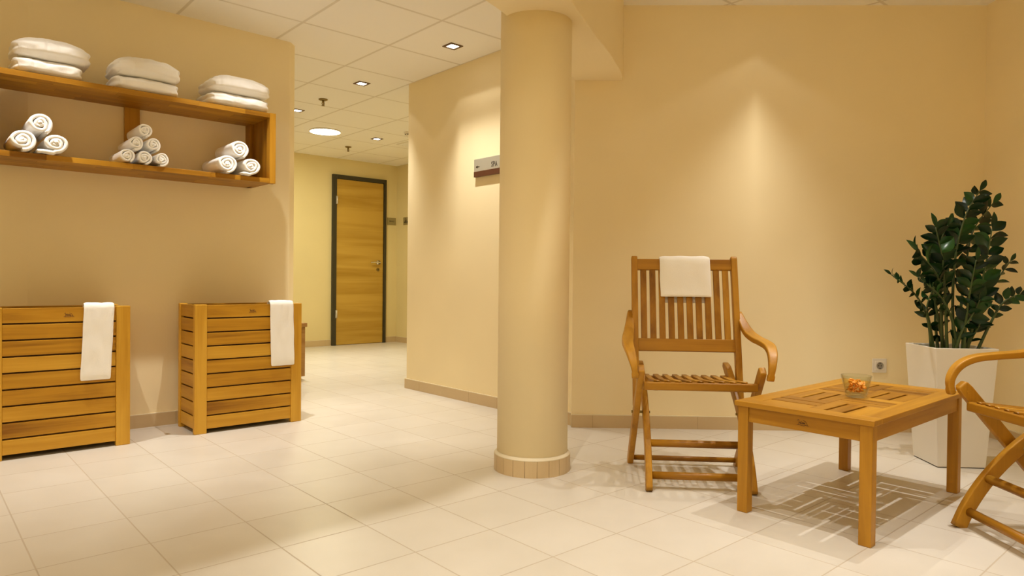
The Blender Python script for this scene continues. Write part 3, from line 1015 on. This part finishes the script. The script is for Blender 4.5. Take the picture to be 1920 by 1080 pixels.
# ------------------------------------------------------------------ hampers
def hamper(x0, x1, label):
    y0, y1, H = 4.14, 4.455, 0.748
    t_ = thing('laundry_hamper', label, 'hamper', ((x0 + x1) / 2, (y0 + y1) / 2, 0), 0, 'slatted teak hampers below the shelf')
    w2, d2 = (x1 - x0) / 2, (y1 - y0) / 2
    pw = 0.068
    for sx in (-1, 1):
        for sy in (-1, 1):
            b_ = BM()
            xa, xb = sorted((sx * w2, sx * (w2 - (pw if sy < 0 else 0.045))))
            ya, yb = sorted((sy * d2, sy * (d2 - 0.034)))
            bx(b_, xa, xb, ya, yb, 0.0, H)
            obj('post', b_, HZ, t_, 0.004)
    n, gap, zb = 9, 0.0080, 0.026
    sh = (H - 0.004 - zb - gap * (n - 1)) / n
    for nm, (xa, xb, ya, yb), mt in (('front_panel', (-w2 + pw, w2 - pw, -d2 + 0.005, -d2 + 0.022), HX),
                                     ('back_panel', (-w2 + 0.045, w2 - 0.045, d2 - 0.022, d2 - 0.005), HX),
                                     ('side_panel', (-w2 + 0.006, -w2 + 0.022, -d2 + 0.034, d2 - 0.034), HY),
                                     ('side_panel', (w2 - 0.022, w2 - 0.006, -d2 + 0.034, d2 - 0.034), HY)):
        b_ = BM()
        for k in range(n):
            bx(b_, xa, xb, ya, yb, zb + k * (sh + gap), zb + k * (sh + gap) + sh)
        p = obj(nm, b_, mt, t_, 0.0025)
        if nm == 'front_panel':
            emblem('emblem', p, Matrix.Translation((0.01 if x0 > 1 else 0.03, -d2 + 0.0047, H - 0.042)) @ Matrix.Rotation(PI / 2, 4, 'X'), 0.72)
    b_ = BM()
    bx(b_, -w2 + 0.024, w2 - 0.024, -d2 + 0.024, d2 - 0.024, 0.03, 0.045)
    for q in ((-w2 + 0.023, w2 - 0.023, -d2 + 0.0225, -d2 + 0.026), (-w2 + 0.023, w2 - 0.023, d2 - 0.026, d2 - 0.0225),
              (-w2 + 0.0225, -w2 + 0.026, -d2 + 0.026, d2 - 0.026), (w2 - 0.026, w2 - 0.0225, -d2 + 0.026, d2 - 0.026)):
        bx(b_, *q, 0.03, H - 0.02)
    obj('liner', b_, LINER, t_)
    return t_


hamper(0.305, 0.932, 'slatted teak laundry hamper at the left edge under the shelf')
hamper(1.262, 1.905, 'slatted teak laundry hamper nearer the hall opening')


def draped_towel(name, w_, path, thick, seed, label, cat='towel', skew=0.0, M=None, group=None):
    """towel of width w_ hung along a path in the y-z plane (x is its width)"""
    pts = smooth_path([(0, y, z) for y, z in path], 5)
    bm = BM()
    nx = 14
    n = len(pts)
    grid = []
    L = [0.0]
    for i in range(1, n):
        L.append(L[-1] + (pts[i] - pts[i - 1]).length)
    for side in (1, -1):
        g = []
        for i, p in enumerate(pts):
            t_ = (pts[min(i + 1, n - 1)] - pts[max(i - 1, 0)]).normalized()
            o_ = Vector((0, t_.z, -t_.y)) * side
            e = min(1.0, min(L[i], L[-1] - L[i]) / 0.006)
            row = []
            for k in range(nx + 1):
                u = -1 + 2 * k / nx
                ed = 1 - max(0, (abs(u) - 0.9) / 0.1) ** 2 * 0.8
                x = u * w_ / 2 + skew * L[i] + 0.002 * noise.noise(Vector((L[i] * 12, seed, u)))
                dz = 0.0022 * noise.noise(Vector((u * 2.4 + seed, L[i] * 9, seed * 2.0))) + 0.0009 * noise.noise(Vector((u * 12, L[i] * 60, seed)))
                q = Vector((x, p.y, p.z)) + o_ * (thick / 2 * max(0.25, e) * ed) + Vector((0, t_.z, -t_.y)) * dz * 1.5
                row.append(bm.verts.new(q))
            g.append(row)
        grid.append(g)
    def f(a, b_, c, d_):
        q = bm.faces.new((a, b_, c, d_)); q.smooth = True
    for s, g in enumerate(grid):
        for i in range(n - 1):
            for k in range(nx):
                f(g[i][k], g[i][k + 1], g[i + 1][k + 1], g[i + 1][k])
    A, B = grid
    for i in range(n - 1):
        for k in (0, nx):
            f(A[i][k], A[i + 1][k], B[i + 1][k], B[i][k])
    for k in range(nx):
        for i in (0, n - 1):
            f(A[i][k], A[i][k + 1], B[i][k + 1], B[i][k])
    if M is not None:
        bmesh.ops.transform(bm, matrix=M, verts=bm.verts)
    o_ = obj(name, bm, TERRY)
    md = o_.modifiers.new('smooth', 'SUBSURF'); md.levels = 1; md.render_levels = 1
    return tag(o_, label, cat, group)


G4 = 'hand towels hung over the hampers'
yf = 4.145
hp = [(4.183, 0.52), (4.182, 0.64), (4.180, 0.735), (4.173, 0.757), (4.152, 0.762), (4.137, 0.750), (4.133, 0.72), (4.133, 0.60), (4.132, 0.48), (4.131, 0.362)]
o = draped_towel('hand_towel', 0.140, hp, 0.011, 3, 'white hand towel hanging over the front of the left hamper', skew=-0.045, group=G4)
o.location = (0.797, 0, 0)
o = draped_towel('hand_towel', 0.150, hp, 0.011, 8, 'white hand towel hanging over the front of the hamper by the hall opening', skew=0.022, group=G4)
o.location = (1.765, 0, 0)


# ------------------------------------------------------------------ folding armchairs
def make_chair(label):
    """local: x sideways, y forward, z up; rear feet at y=0"""
    t_ = thing('folding_armchair', label, 'chair', (0, 0, 0), 0, 'teak folding armchairs')
    X = (1, 0, 0)
    def rec(z):            # y of the back plane at height z
        return 0.13 - (z - 0.31) * (0.19 / 0.72)
    for s in (-1, 1):
        b_ = BM()
        zs = [0.305, 0.31, 0.5, 0.8, 1.015, 1.028, 1.034]
        wd = [0.030, 0.036, 0.038, 0.038, 0.038, 0.034, 0.022]
        sweep(b_, [(s * 0.247, rec(z), z) for z in zs], X, [0.028] + [0.030] * 5 + [0.026], wd, 0.004)
        obj('back_stile', b_, WZ, t_, wn=True)
    b_ = BM(); sweep(b_, [(-0.233, rec(0.992), 0.992), (0.233, rec(0.992), 0.992)], (0, 0.25, -1), 0.056, 0.024, 0.004); obj('top_rail', b_, WX, t_, wn=True)
    b_ = BM(); sweep(b_, [(-0.233, rec(0.595), 0.595), (0.233, rec(0.595), 0.595)], (0, 0.25, -1), 0.062, 0.024, 0.004); obj('lower_rail', b_, WX, t_, wn=True)
    b_ = BM()
    for k in range(10):
        x = -0.2025 + k * 0.045
        sweep(b_, [(x, rec(0.615), 0.615), (x, rec(0.975), 0.975)], X, 0.030, 0.013, 0.003)
    obj('back_slats', b_, WZ, t_, wn=True)
    # seat
    def sz_(y):
        return 0.437 + 0.03 * (y / 0.43)
    b_ = BM(); sweep(b_, [(-0.243, 0.432, sz_(0.432) - 0.018), (0.243, 0.432, sz_(0.432) - 0.018)], (0, 0, 1), 0.036, 0.028, 0.006); obj('seat_front_rail', b_, WX, t_, wn=True)
    b_ = BM(); sweep(b_, [(-0.20, 0.02, sz_(0.02) - 0.016), (0.20, 0.02, sz_(0.02) - 0.016)], (0, 0, 1), 0.030, 0.028, 0.005); obj('seat_rear_rail', b_, WX, t_, wn=True)
    for s in (-1, 1):
        b_ = BM(); sweep(b_, [(s * 0.190, 0.03, sz_(0.03) - 0.022), (s * 0.190, 0.42, sz_(0.42) - 0.022)], X, 0.024, 0.034, 0.004); obj('seat_side_rail', b_, WY, t_, wn=True)
    b_ = BM()
    for k in range(9):
        x = -0.188 + k * 0.047
        sweep(b_, [(x, 0.012, sz_(0.012) + 0.002), (x, 0.22, sz_(0.22) - 0.006), (x, 0.436, sz_(0.436) + 0.002)], X, 0.027, 0.012, 0.003)
    obj('seat_slats', b_, WY, t_, wn=True)
    for s in (-1, 1):
        b_ = BM()
        p0, p1 = Vector((s * 0.262, 0.005, 0.0)), Vector((s * 0.258, 0.462, 0.532))
        pts = [p0.lerp(p1, q) for q in (0, 0.03, 0.5, 0.95, 0.985, 1.0)]
        sweep(b_, pts, X, [0.028] * 5 + [0.024], [0.040, 0.048, 0.048, 0.050, 0.044, 0.030], 0.005)
        obj('rear_leg', b_, WZ, t_, wn=True)
        b_ = BM()
        pts = smooth_path([(s * 0.212, -0.045, 0.492), (s * 0.213, 0.02, 0.464), (s * 0.214, 0.14, 0.395), (s * 0.216, 0.27, 0.300), (s * 0.218, 0.375, 0.190), (s * 0.220, 0.445, 0.085), (s * 0.221, 0.484, 0.0)], 5)
        n = len(pts)
        sweep(b_, pts, X, 0.028, [0.028 + 0.022 * min(1, i / 4) for i in range(n)], 0.005)
        obj('front_leg', b_, WZ, t_, wn=True)
        b_ = BM(); tube(b_, [(s * 0.195, 0.255, 0.300), (s * 0.280, 0.255, 0.300)], 0.006, 10); obj('pivot_bolt', b_, BRASS, t_)
        b_ = BM(); tube(b_, [(s * 0.243, 0.438, 0.503), (s * 0.276, 0.438, 0.503)], 0.007, 10); obj('wooden_plug', b_, WX, t_)
        # arm: flat board sweeping from the stile forward, bowed out, curling down at the front
        b_ = BM()
        pts = smooth_path([(s * 0.268, -0.015, 0.752), (s * 0.274, 0.045, 0.705), (s * 0.284, 0.12, 0.664), (s * 0.296, 0.21, 0.643), (s * 0.305, 0.30, 0.634),
                           (s * 0.309, 0.38, 0.622), (s * 0.303, 0.440, 0.594), (s * 0.293, 0.476, 0.550), (s * 0.287, 0.481, 0.508), (s * 0.285, 0.476, 0.488)], 5)
        n = len(pts)
        wa = []
        for i in range(n):
            f = i / (n - 1)
            wa.append(0.024 + 0.030 * math.sin(PI * min(1, f * 1.15) ** 0.8) if f < 0.87 else 0.030)
        sweep(b_, pts, X, wa, [0.026] * (n - 2) + [0.024, 0.016], 0.006)
        obj('armrest', b_, WY, t_, wn=True)
    for nm, y, z, xx, r_ in (('front_stretcher', 0.384, 0.186, 0.212, 0.0165), ('front_stretcher', 0.450, 0.060, 0.214, 0.0165), ('rear_stretcher', 0.030, 0.030, 0.255, 0.0125)):
        b_ = BM(); tube(b_, [(-xx, y, z), (xx, y, z)], r_, 14); obj(nm, b_, WX, t_)
    return t_


ch = make_chair('slatted teak folding armchair against the back wall with towel on its top rail')
CO = Vector((2.929, 1.993, 0)); rx = Vector((0.689, -0.725, 0)); fd = Vector((-0.725, -0.689, 0))
ch.location = CO
ch.rotation_euler = (0, 0, math.atan2(-rx.y, -rx.x))
O2 = Vector((3.194, 0.302, 0)); fd2 = Vector((-0.746, 0.666, 0)).normalized()
O2 = O2 + fd2 * 0.02
ch2 = dup(ch, O2, math.atan2(-fd2.x, fd2.y), 'teak folding armchair cut off by the right edge, in front of the planter')
def rec_(z):
    return 0.13 - (z - 0.31) * (0.19 / 0.72)
cp = [(rec_(0.80) - 0.024, 0.80), (rec_(0.92) - 0.024, 0.92), (rec_(1.01) - 0.022, 1.010), (rec_(1.028) - 0.010, 1.029), (rec_(1.03) + 0.008, 1.030), (rec_(1.012) + 0.021, 1.012), (rec_(0.95) + 0.022, 0.95),
      (rec_(0.86) + 0.021, 0.86), (rec_(0.832) + 0.021, 0.832)]
o = draped_towel('hand_towel', 0.252, cp, 0.013, 5, 'white hand towel folded over the top rail of the slatted chair')
o.location = CO + rx * 0.003
o.rotation_euler = ch.rotation_euler

# ------------------------------------------------------------------ coffee table
TX0, TX1, TY0, TY1, TZ = 2.475, 3.478, 0.922, 1.448, 0.440
t = thing('coffee_table', 'low teak coffee table with basketweave slatted top', 'table', ((TX0 + TX1) / 2, (TY0 + TY1) / 2, 0))
hx, hy = (TX1 - TX0) / 2, (TY1 - TY0) / 2
fwid = 0.078
b = BM()
bx(b, -hx, -hx + fwid, -hy, hy, TZ - 0.020, TZ); obj('end_board', b, WY, t, 0.002)
b = BM(); bx(b, hx - fwid, hx, -hy, hy, TZ - 0.020, TZ); obj('end_board', b, WY, t, 0.002)
b = BM(); bx(b, -hx + fwid, hx - fwid, -hy, -hy + fwid, TZ - 0.020, TZ); obj('side_board', b, WX, t, 0.002)
b = BM(); bx(b, -hx + fwid, hx - fwid, hy - fwid, hy, TZ - 0.020, TZ); obj('side_board', b, WX, t, 0.002)
ix, iy = hx - fwid, hy - fwid
bA, bB = BM(), BM()
cw, cd, g = 2 * ix / 4, 2 * iy / 2, 0.0115
for i in range(4):
    for j in range(2):
        x0, y0 = -ix + i * cw, -iy + j * cd
        if (i + j) % 2 == 1:      # slats along y
            sw = (cw - 2 * g) / 3
            for k in range(3):
                bx(bA, x0 + k * (sw + g), x0 + k * (sw + g) + sw, y0, y0 + cd, TZ - 0.026, TZ - 0.0008)
        else:
            sw = (cd - 2 * g) / 3
            for k in range(3):
                bx(bB, x0, x0 + cw, y0 + k * (sw + g), y0 + k * (sw + g) + sw, TZ - 0.026, TZ - 0.0008)
obj('cross_slats', bA, WY, t, 0.0015)
obj('long_slats', bB, WX, t, 0.0015)
for sx in (-1, 1):
    for sy in (-1, 1):
        b = BM()
        xa, xb = sorted((sx * (hx - 0.012), sx * (hx - 0.055))); ya, yb = sorted((sy * (hy - 0.010), sy * (hy - 0.053)))
        bx(b, xa, xb, ya, yb, 0.0, TZ - 0.020); obj('leg', b, WZ, t, 0.003)
for s in (-1, 1):
    b = BM(); xa, xb = sorted((s * (hx - 0.018), s * (hx - 0.038))); bx(b, xa, xb, -hy + 0.053, hy - 0.053, TZ - 0.080, TZ - 0.020); ap = obj('apron', b, WY, t, 0.002)
    if s < 0:
        emblem('emblem', ap, Matrix.Translation((-hx + 0.0178, -0.005, TZ - 0.050)) @ Matrix.Rotation(-PI / 2, 4, 'Z') @ Matrix.Rotation(PI / 2, 4, 'X'), 0.72)
    b = BM(); ya, yb = sorted((s * (hy - 0.016), s * (hy - 0.036))); bx(b, -hx + 0.055, hx - 0.055, ya, yb, TZ - 0.080, TZ - 0.020); obj('apron', b, WX, t, 0.002)

# ------------------------------------------------------------------ glass with orange petals
GX, GY = 2.951, 1.173
prof = [(0.001, 0.0), (0.036, 0.0), (0.040, 0.003), (0.0585, 0.088), (0.0580, 0.0895), (0.0562, 0.088), (0.0385, 0.013), (0.034, 0.010), (0.001, 0.0095)]
b = BM(); lathe(b, prof, 0, 0, 48)
o = obj('glass_tumbler', b, GLASS); o.location = (GX, GY, TZ)
tag(o, 'clear glass tumbler of orange petals on the teak table', 'glass')
for k in range(26):
    rr = random.uniform(0.004, 0.028) if k else 0.0
    a = k * 2.4
    zz = 0.020 + 0.045 * (k / 26)
    rmax = 0.036 + (zz / 0.088) * 0.018 - 0.020
    rr = min(rr + 0.006, rmax)
    bm = BM()
    n, m_ = 6, 4
    gv = []
    Lp, Wp = random.uniform(0.024, 0.032), random.uniform(0.014, 0.020)
    for i in range(n + 1):
        u = i / n
        row = []
        hw = Wp / 2 * math.sin(PI * min(0.97, max(0.06, u)) ** 0.8)
        for j in range(m_ + 1):
            v = -1 + 2 * j / m_
            row.append(bm.verts.new(((u - 0.5) * Lp, v * hw, 0.010 * (u - 0.5) ** 2 * 4 * 0.5 + 0.005 * v * v)))
        gv.append(row)
    for i in range(n):
        for j in range(m_):
            f = bm.faces.new((gv[i][j], gv[i][j + 1], gv[i + 1][j + 1], gv[i + 1][j])); f.smooth = True
    o = obj('flower_petal', bm, PETAL)
    md = o.modifiers.new('thickness', 'SOLIDIFY'); md.thickness = 0.0014
    o.location = (GX + rr * math.cos(a), GY + rr * math.sin(a), TZ + zz)
    o.rotation_euler = (random.uniform(-0.9, 0.9), random.uniform(-0.9, 0.9), random.uniform(0, 6.3))
    tag(o, 'orange petal lying in the glass tumbler on the table', 'petal', 'orange petals in the glass tumbler')

# ------------------------------------------------------------------ potted plant
PX, PY, PH = 4.0, 1.132, 0.595
t = thing('potted_plant', 'dark glossy leafy plant in a tall white square planter', 'plant', (PX, PY, 0))
b = BM()
def sq(r_, z):
    return [(-r_, 0, z), (0, -r_, z), (r_, 0, z), (0, r_, z)]
rb, rt = 0.163, 0.210
lo = [b.verts.new(p) for p in sq(rb, 0.004)]
hi = [b.verts.new(p) for p in sq(rt, PH)]
hin = [b.verts.new(p) for p in sq(rt - 0.012, PH)]
lin = [b.verts.new(p) for p in sq(rt - 0.022, PH - 0.09)]
b.faces.new(lo[::-1])
for A_, B_ in ((lo, hi), (hi, hin), (hin, lin)):
    for k in range(4):
        b.faces.new((A_[k], A_[(k + 1) % 4], B_[(k + 1) % 4], B_[k]))
b.faces.new(lin)
obj('planter', b, POT, t, 0.003)
b = BM(); q = [(p[0], p[1]) for p in sq(rb - 0.006, 0)]; prism(b, q, 0.0, 0.006); obj('planter_foot', b, HOLE, t)
b = BM()
gs = 12
vv = {}
for i in range(gs + 1):
    for j in range(gs + 1):
        u, v = -1 + 2 * i / gs, -1 + 2 * j / gs
        x, y = (u + v) / 2 * (rt - 0.022), (u - v) / 2 * (rt - 0.022)
        vv[i, j] = b.verts.new((x, y, PH - 0.035 + 0.008 * noise.noise(Vector((x * 30, y * 30, 0)))))
for i in range(gs):
    for j in range(gs):
        b.faces.new((vv[i, j], vv[i + 1, j], vv[i + 1, j + 1], vv[i, j + 1]))
obj('soil', b, SOIL, t)

PXR = Vector((rv.x, rv.y, 0)).normalized()     # the run in which the plant is widest
PFW = Vector((PXR.y * -1, PXR.x, 0))            # away from it


def add_leaf(bm, base, dirv, up, L_, W_):
    dirv = dirv.normalized()
    s = dirv.cross(up).normalized()
    nrm = s.cross(dirv).normalized()
    n, m_ = 6, 4
    gv = []
    for i in range(n + 1):
        u = i / n
        hw = W_ / 2 * (math.sin(PI * (0.05 + 0.93 * u) ** 1.05)) if 0 < i < n else W_ * 0.03
        row = []
        for j in range(m_ + 1):
            v = -1 + 2 * j / m_
            p = base + dirv * (u * L_) + s * (v * hw) + nrm * (0.22 * abs(v) * hw + 0.10 * L_ * u * (1 - u) * 2 - 0.10 * L_ * u * u)
            row.append(bm.verts.new(p))
        gv.append(row)
    for i in range(n):
        for j in range(m_):
            f = bm.faces.new((gv[i][j], gv[i][j + 1], gv[i + 1][j + 1], gv[i + 1][j])); f.smooth = True


# stems: (height in metres, sideways, depth) control points from base to tip, first leaf fraction, leaf length, pairs
def Sx(px):
    return (px - 1787) * 0.002712


def Sz(py):
    return PH + (648 - py) * 0.002712


stems = [
    ([(1790, 652), (1790, 560), (1800, 470), (1822, 400), (1852, 354)], -0.02, 0.06, 0.42, 0.085, 11),
    ([(1808, 652), (1822, 570), (1836, 490), (1856, 425), (1898, 374)], 0.04, 0.14, 0.40, 0.090, 9),
    ([(1770, 652), (1764, 570), (1757, 490), (1742, 428)], -0.05, -0.06, 0.50, 0.085, 8),
    ([(1768, 650), (1758, 580), (1745, 520), (1702, 474)], -0.02, -0.10, 0.50, 0.095, 8),
    ([(1752, 650), (1740, 598), (1712, 552), (1664, 516)], 0.0, -0.05, 0.38, 0.052, 10),
    ([(1784, 652), (1768, 600), (1742, 555), (1698, 520)], -0.08, -0.12, 0.42, 0.062, 8),
    ([(1812, 650), (1842, 585), (1868, 535), (1902, 488)], 0.0, 0.02, 0.42, 0.060, 8),
    ([(1820, 650), (1842, 605), (1862, 565), (1890, 548)], -0.06, -0.10, 0.42, 0.058, 7),
    ([(1802, 652), (1816, 580), (1828, 500), (1836, 430)], -0.06, -0.10, 0.34, 0.092, 11),
    ([(1788, 652), (1788, 600), (1792, 540), (1798, 488)], -0.10, -0.14, 0.40, 0.074, 8),
    ([(1800, 650), (1806, 610), (1816, 575), (1838, 545)], -0.04, 0.0, 0.25, 0.075, 7),
    ([(1778, 650), (1776, 600), (1782, 540), (1776, 470)], 0.06, 0.12, 0.45, 0.085, 8),
    ([(1796, 650), (1802, 560), (1812, 480), (1822, 420)], 0.07, 0.16, 0.40, 0.088, 9),
    ([(1774, 652), (1782, 620), (1796, 590), (1806, 560)], -0.09, -0.14, 0.20, 0.078, 6),
    ([(1800, 652), (1812, 628), (1820, 604), (1812, 578)], -0.05, -0.10, 0.20, 0.070, 6),
    ([(1790, 652), (1786, 625), (1790, 598), (1800, 566)], 0.05, 0.10, 0.20, 0.080, 6),
    ([(1782, 652), (1770, 600), (1762, 540), (1768, 470), (1790, 420)], 0.02, 0.05, 0.52, 0.080, 8),
    ([(1764, 650), (1756, 610), (1752, 575), (1764, 540)], 0.03, 0.05, 0.30, 0.062, 6),
]
for si, (pp, d0, d1, f0, ll, npair) in enumerate(stems):
    m_ = len(pp)
    ctrl = []
    for k, (x, y) in enumerate(pp):
        f = k / (m_ - 1)
        ctrl.append(PXR * Sx(x) + PFW * (d0 + (d1 - d0) * f) + Vector((0, 0, Sz(y) - (0.03 if k == 0 else 0))))
    pts = smooth_path(ctrl, 8)
    n = len(pts)
    b = BM(); tube(b, pts, [0.0085 * (1 - 0.72 * i / (n - 1)) for i in range(n)], 8)
    so = obj('stem', b, STEM, t)
    b = BM()
    rng = random.Random(100 + si)
    plane_ang = rng.uniform(-0.6, 0.6)
    npair = max(5, int(npair * 0.95))
    for k in range(npair):
        f = f0 + (0.97 - f0) * k / (npair - 1)
        i = min(n - 2, int(f * (n - 1)))
        p = pts[i].lerp(pts[i + 1], f * (n - 1) - i)
        tan = (pts[min(i + 1, n - 1)] - pts[max(0, i - 1)]).normalized()
        lat = (PXR * math.cos(plane_ang) + PFW * math.sin(plane_ang))
        lat = (lat - tan * lat.dot(tan)).normalized()
        nr = tan.cross(lat)
        size = ll * (0.78 + 0.35 * math.sin(PI * (0.15 + 0.75 * (f - f0) / (1 - f0)))) * rng.uniform(0.9, 1.1)
        for s in (-1, 1):
            dv = tan * rng.uniform(0.35, 0.95) + lat * s * rng.uniform(0.6, 1.0) + nr * rng.uniform(-0.7, 0.7)
            up = nr + Vector((0, 0, 0.5)) + lat * s * rng.uniform(-0.7, 0.7) + tan * rng.uniform(-0.3, 0.4)
            add_leaf(b, p + tan * (0.35 * ll * (s * 0.25 + rng.uniform(-0.1, 0.1))), dv, up, size * rng.uniform(0.82, 1.05), size * rng.uniform(0.48, 0.58))
    add_leaf(b, pts[-1], (pts[-1] - pts[-3]), PFW * -1 + Vector((0, 0, 0.4)), ll * 0.9, ll * 0.34)
    obj('foliage', b, LEAF, so)
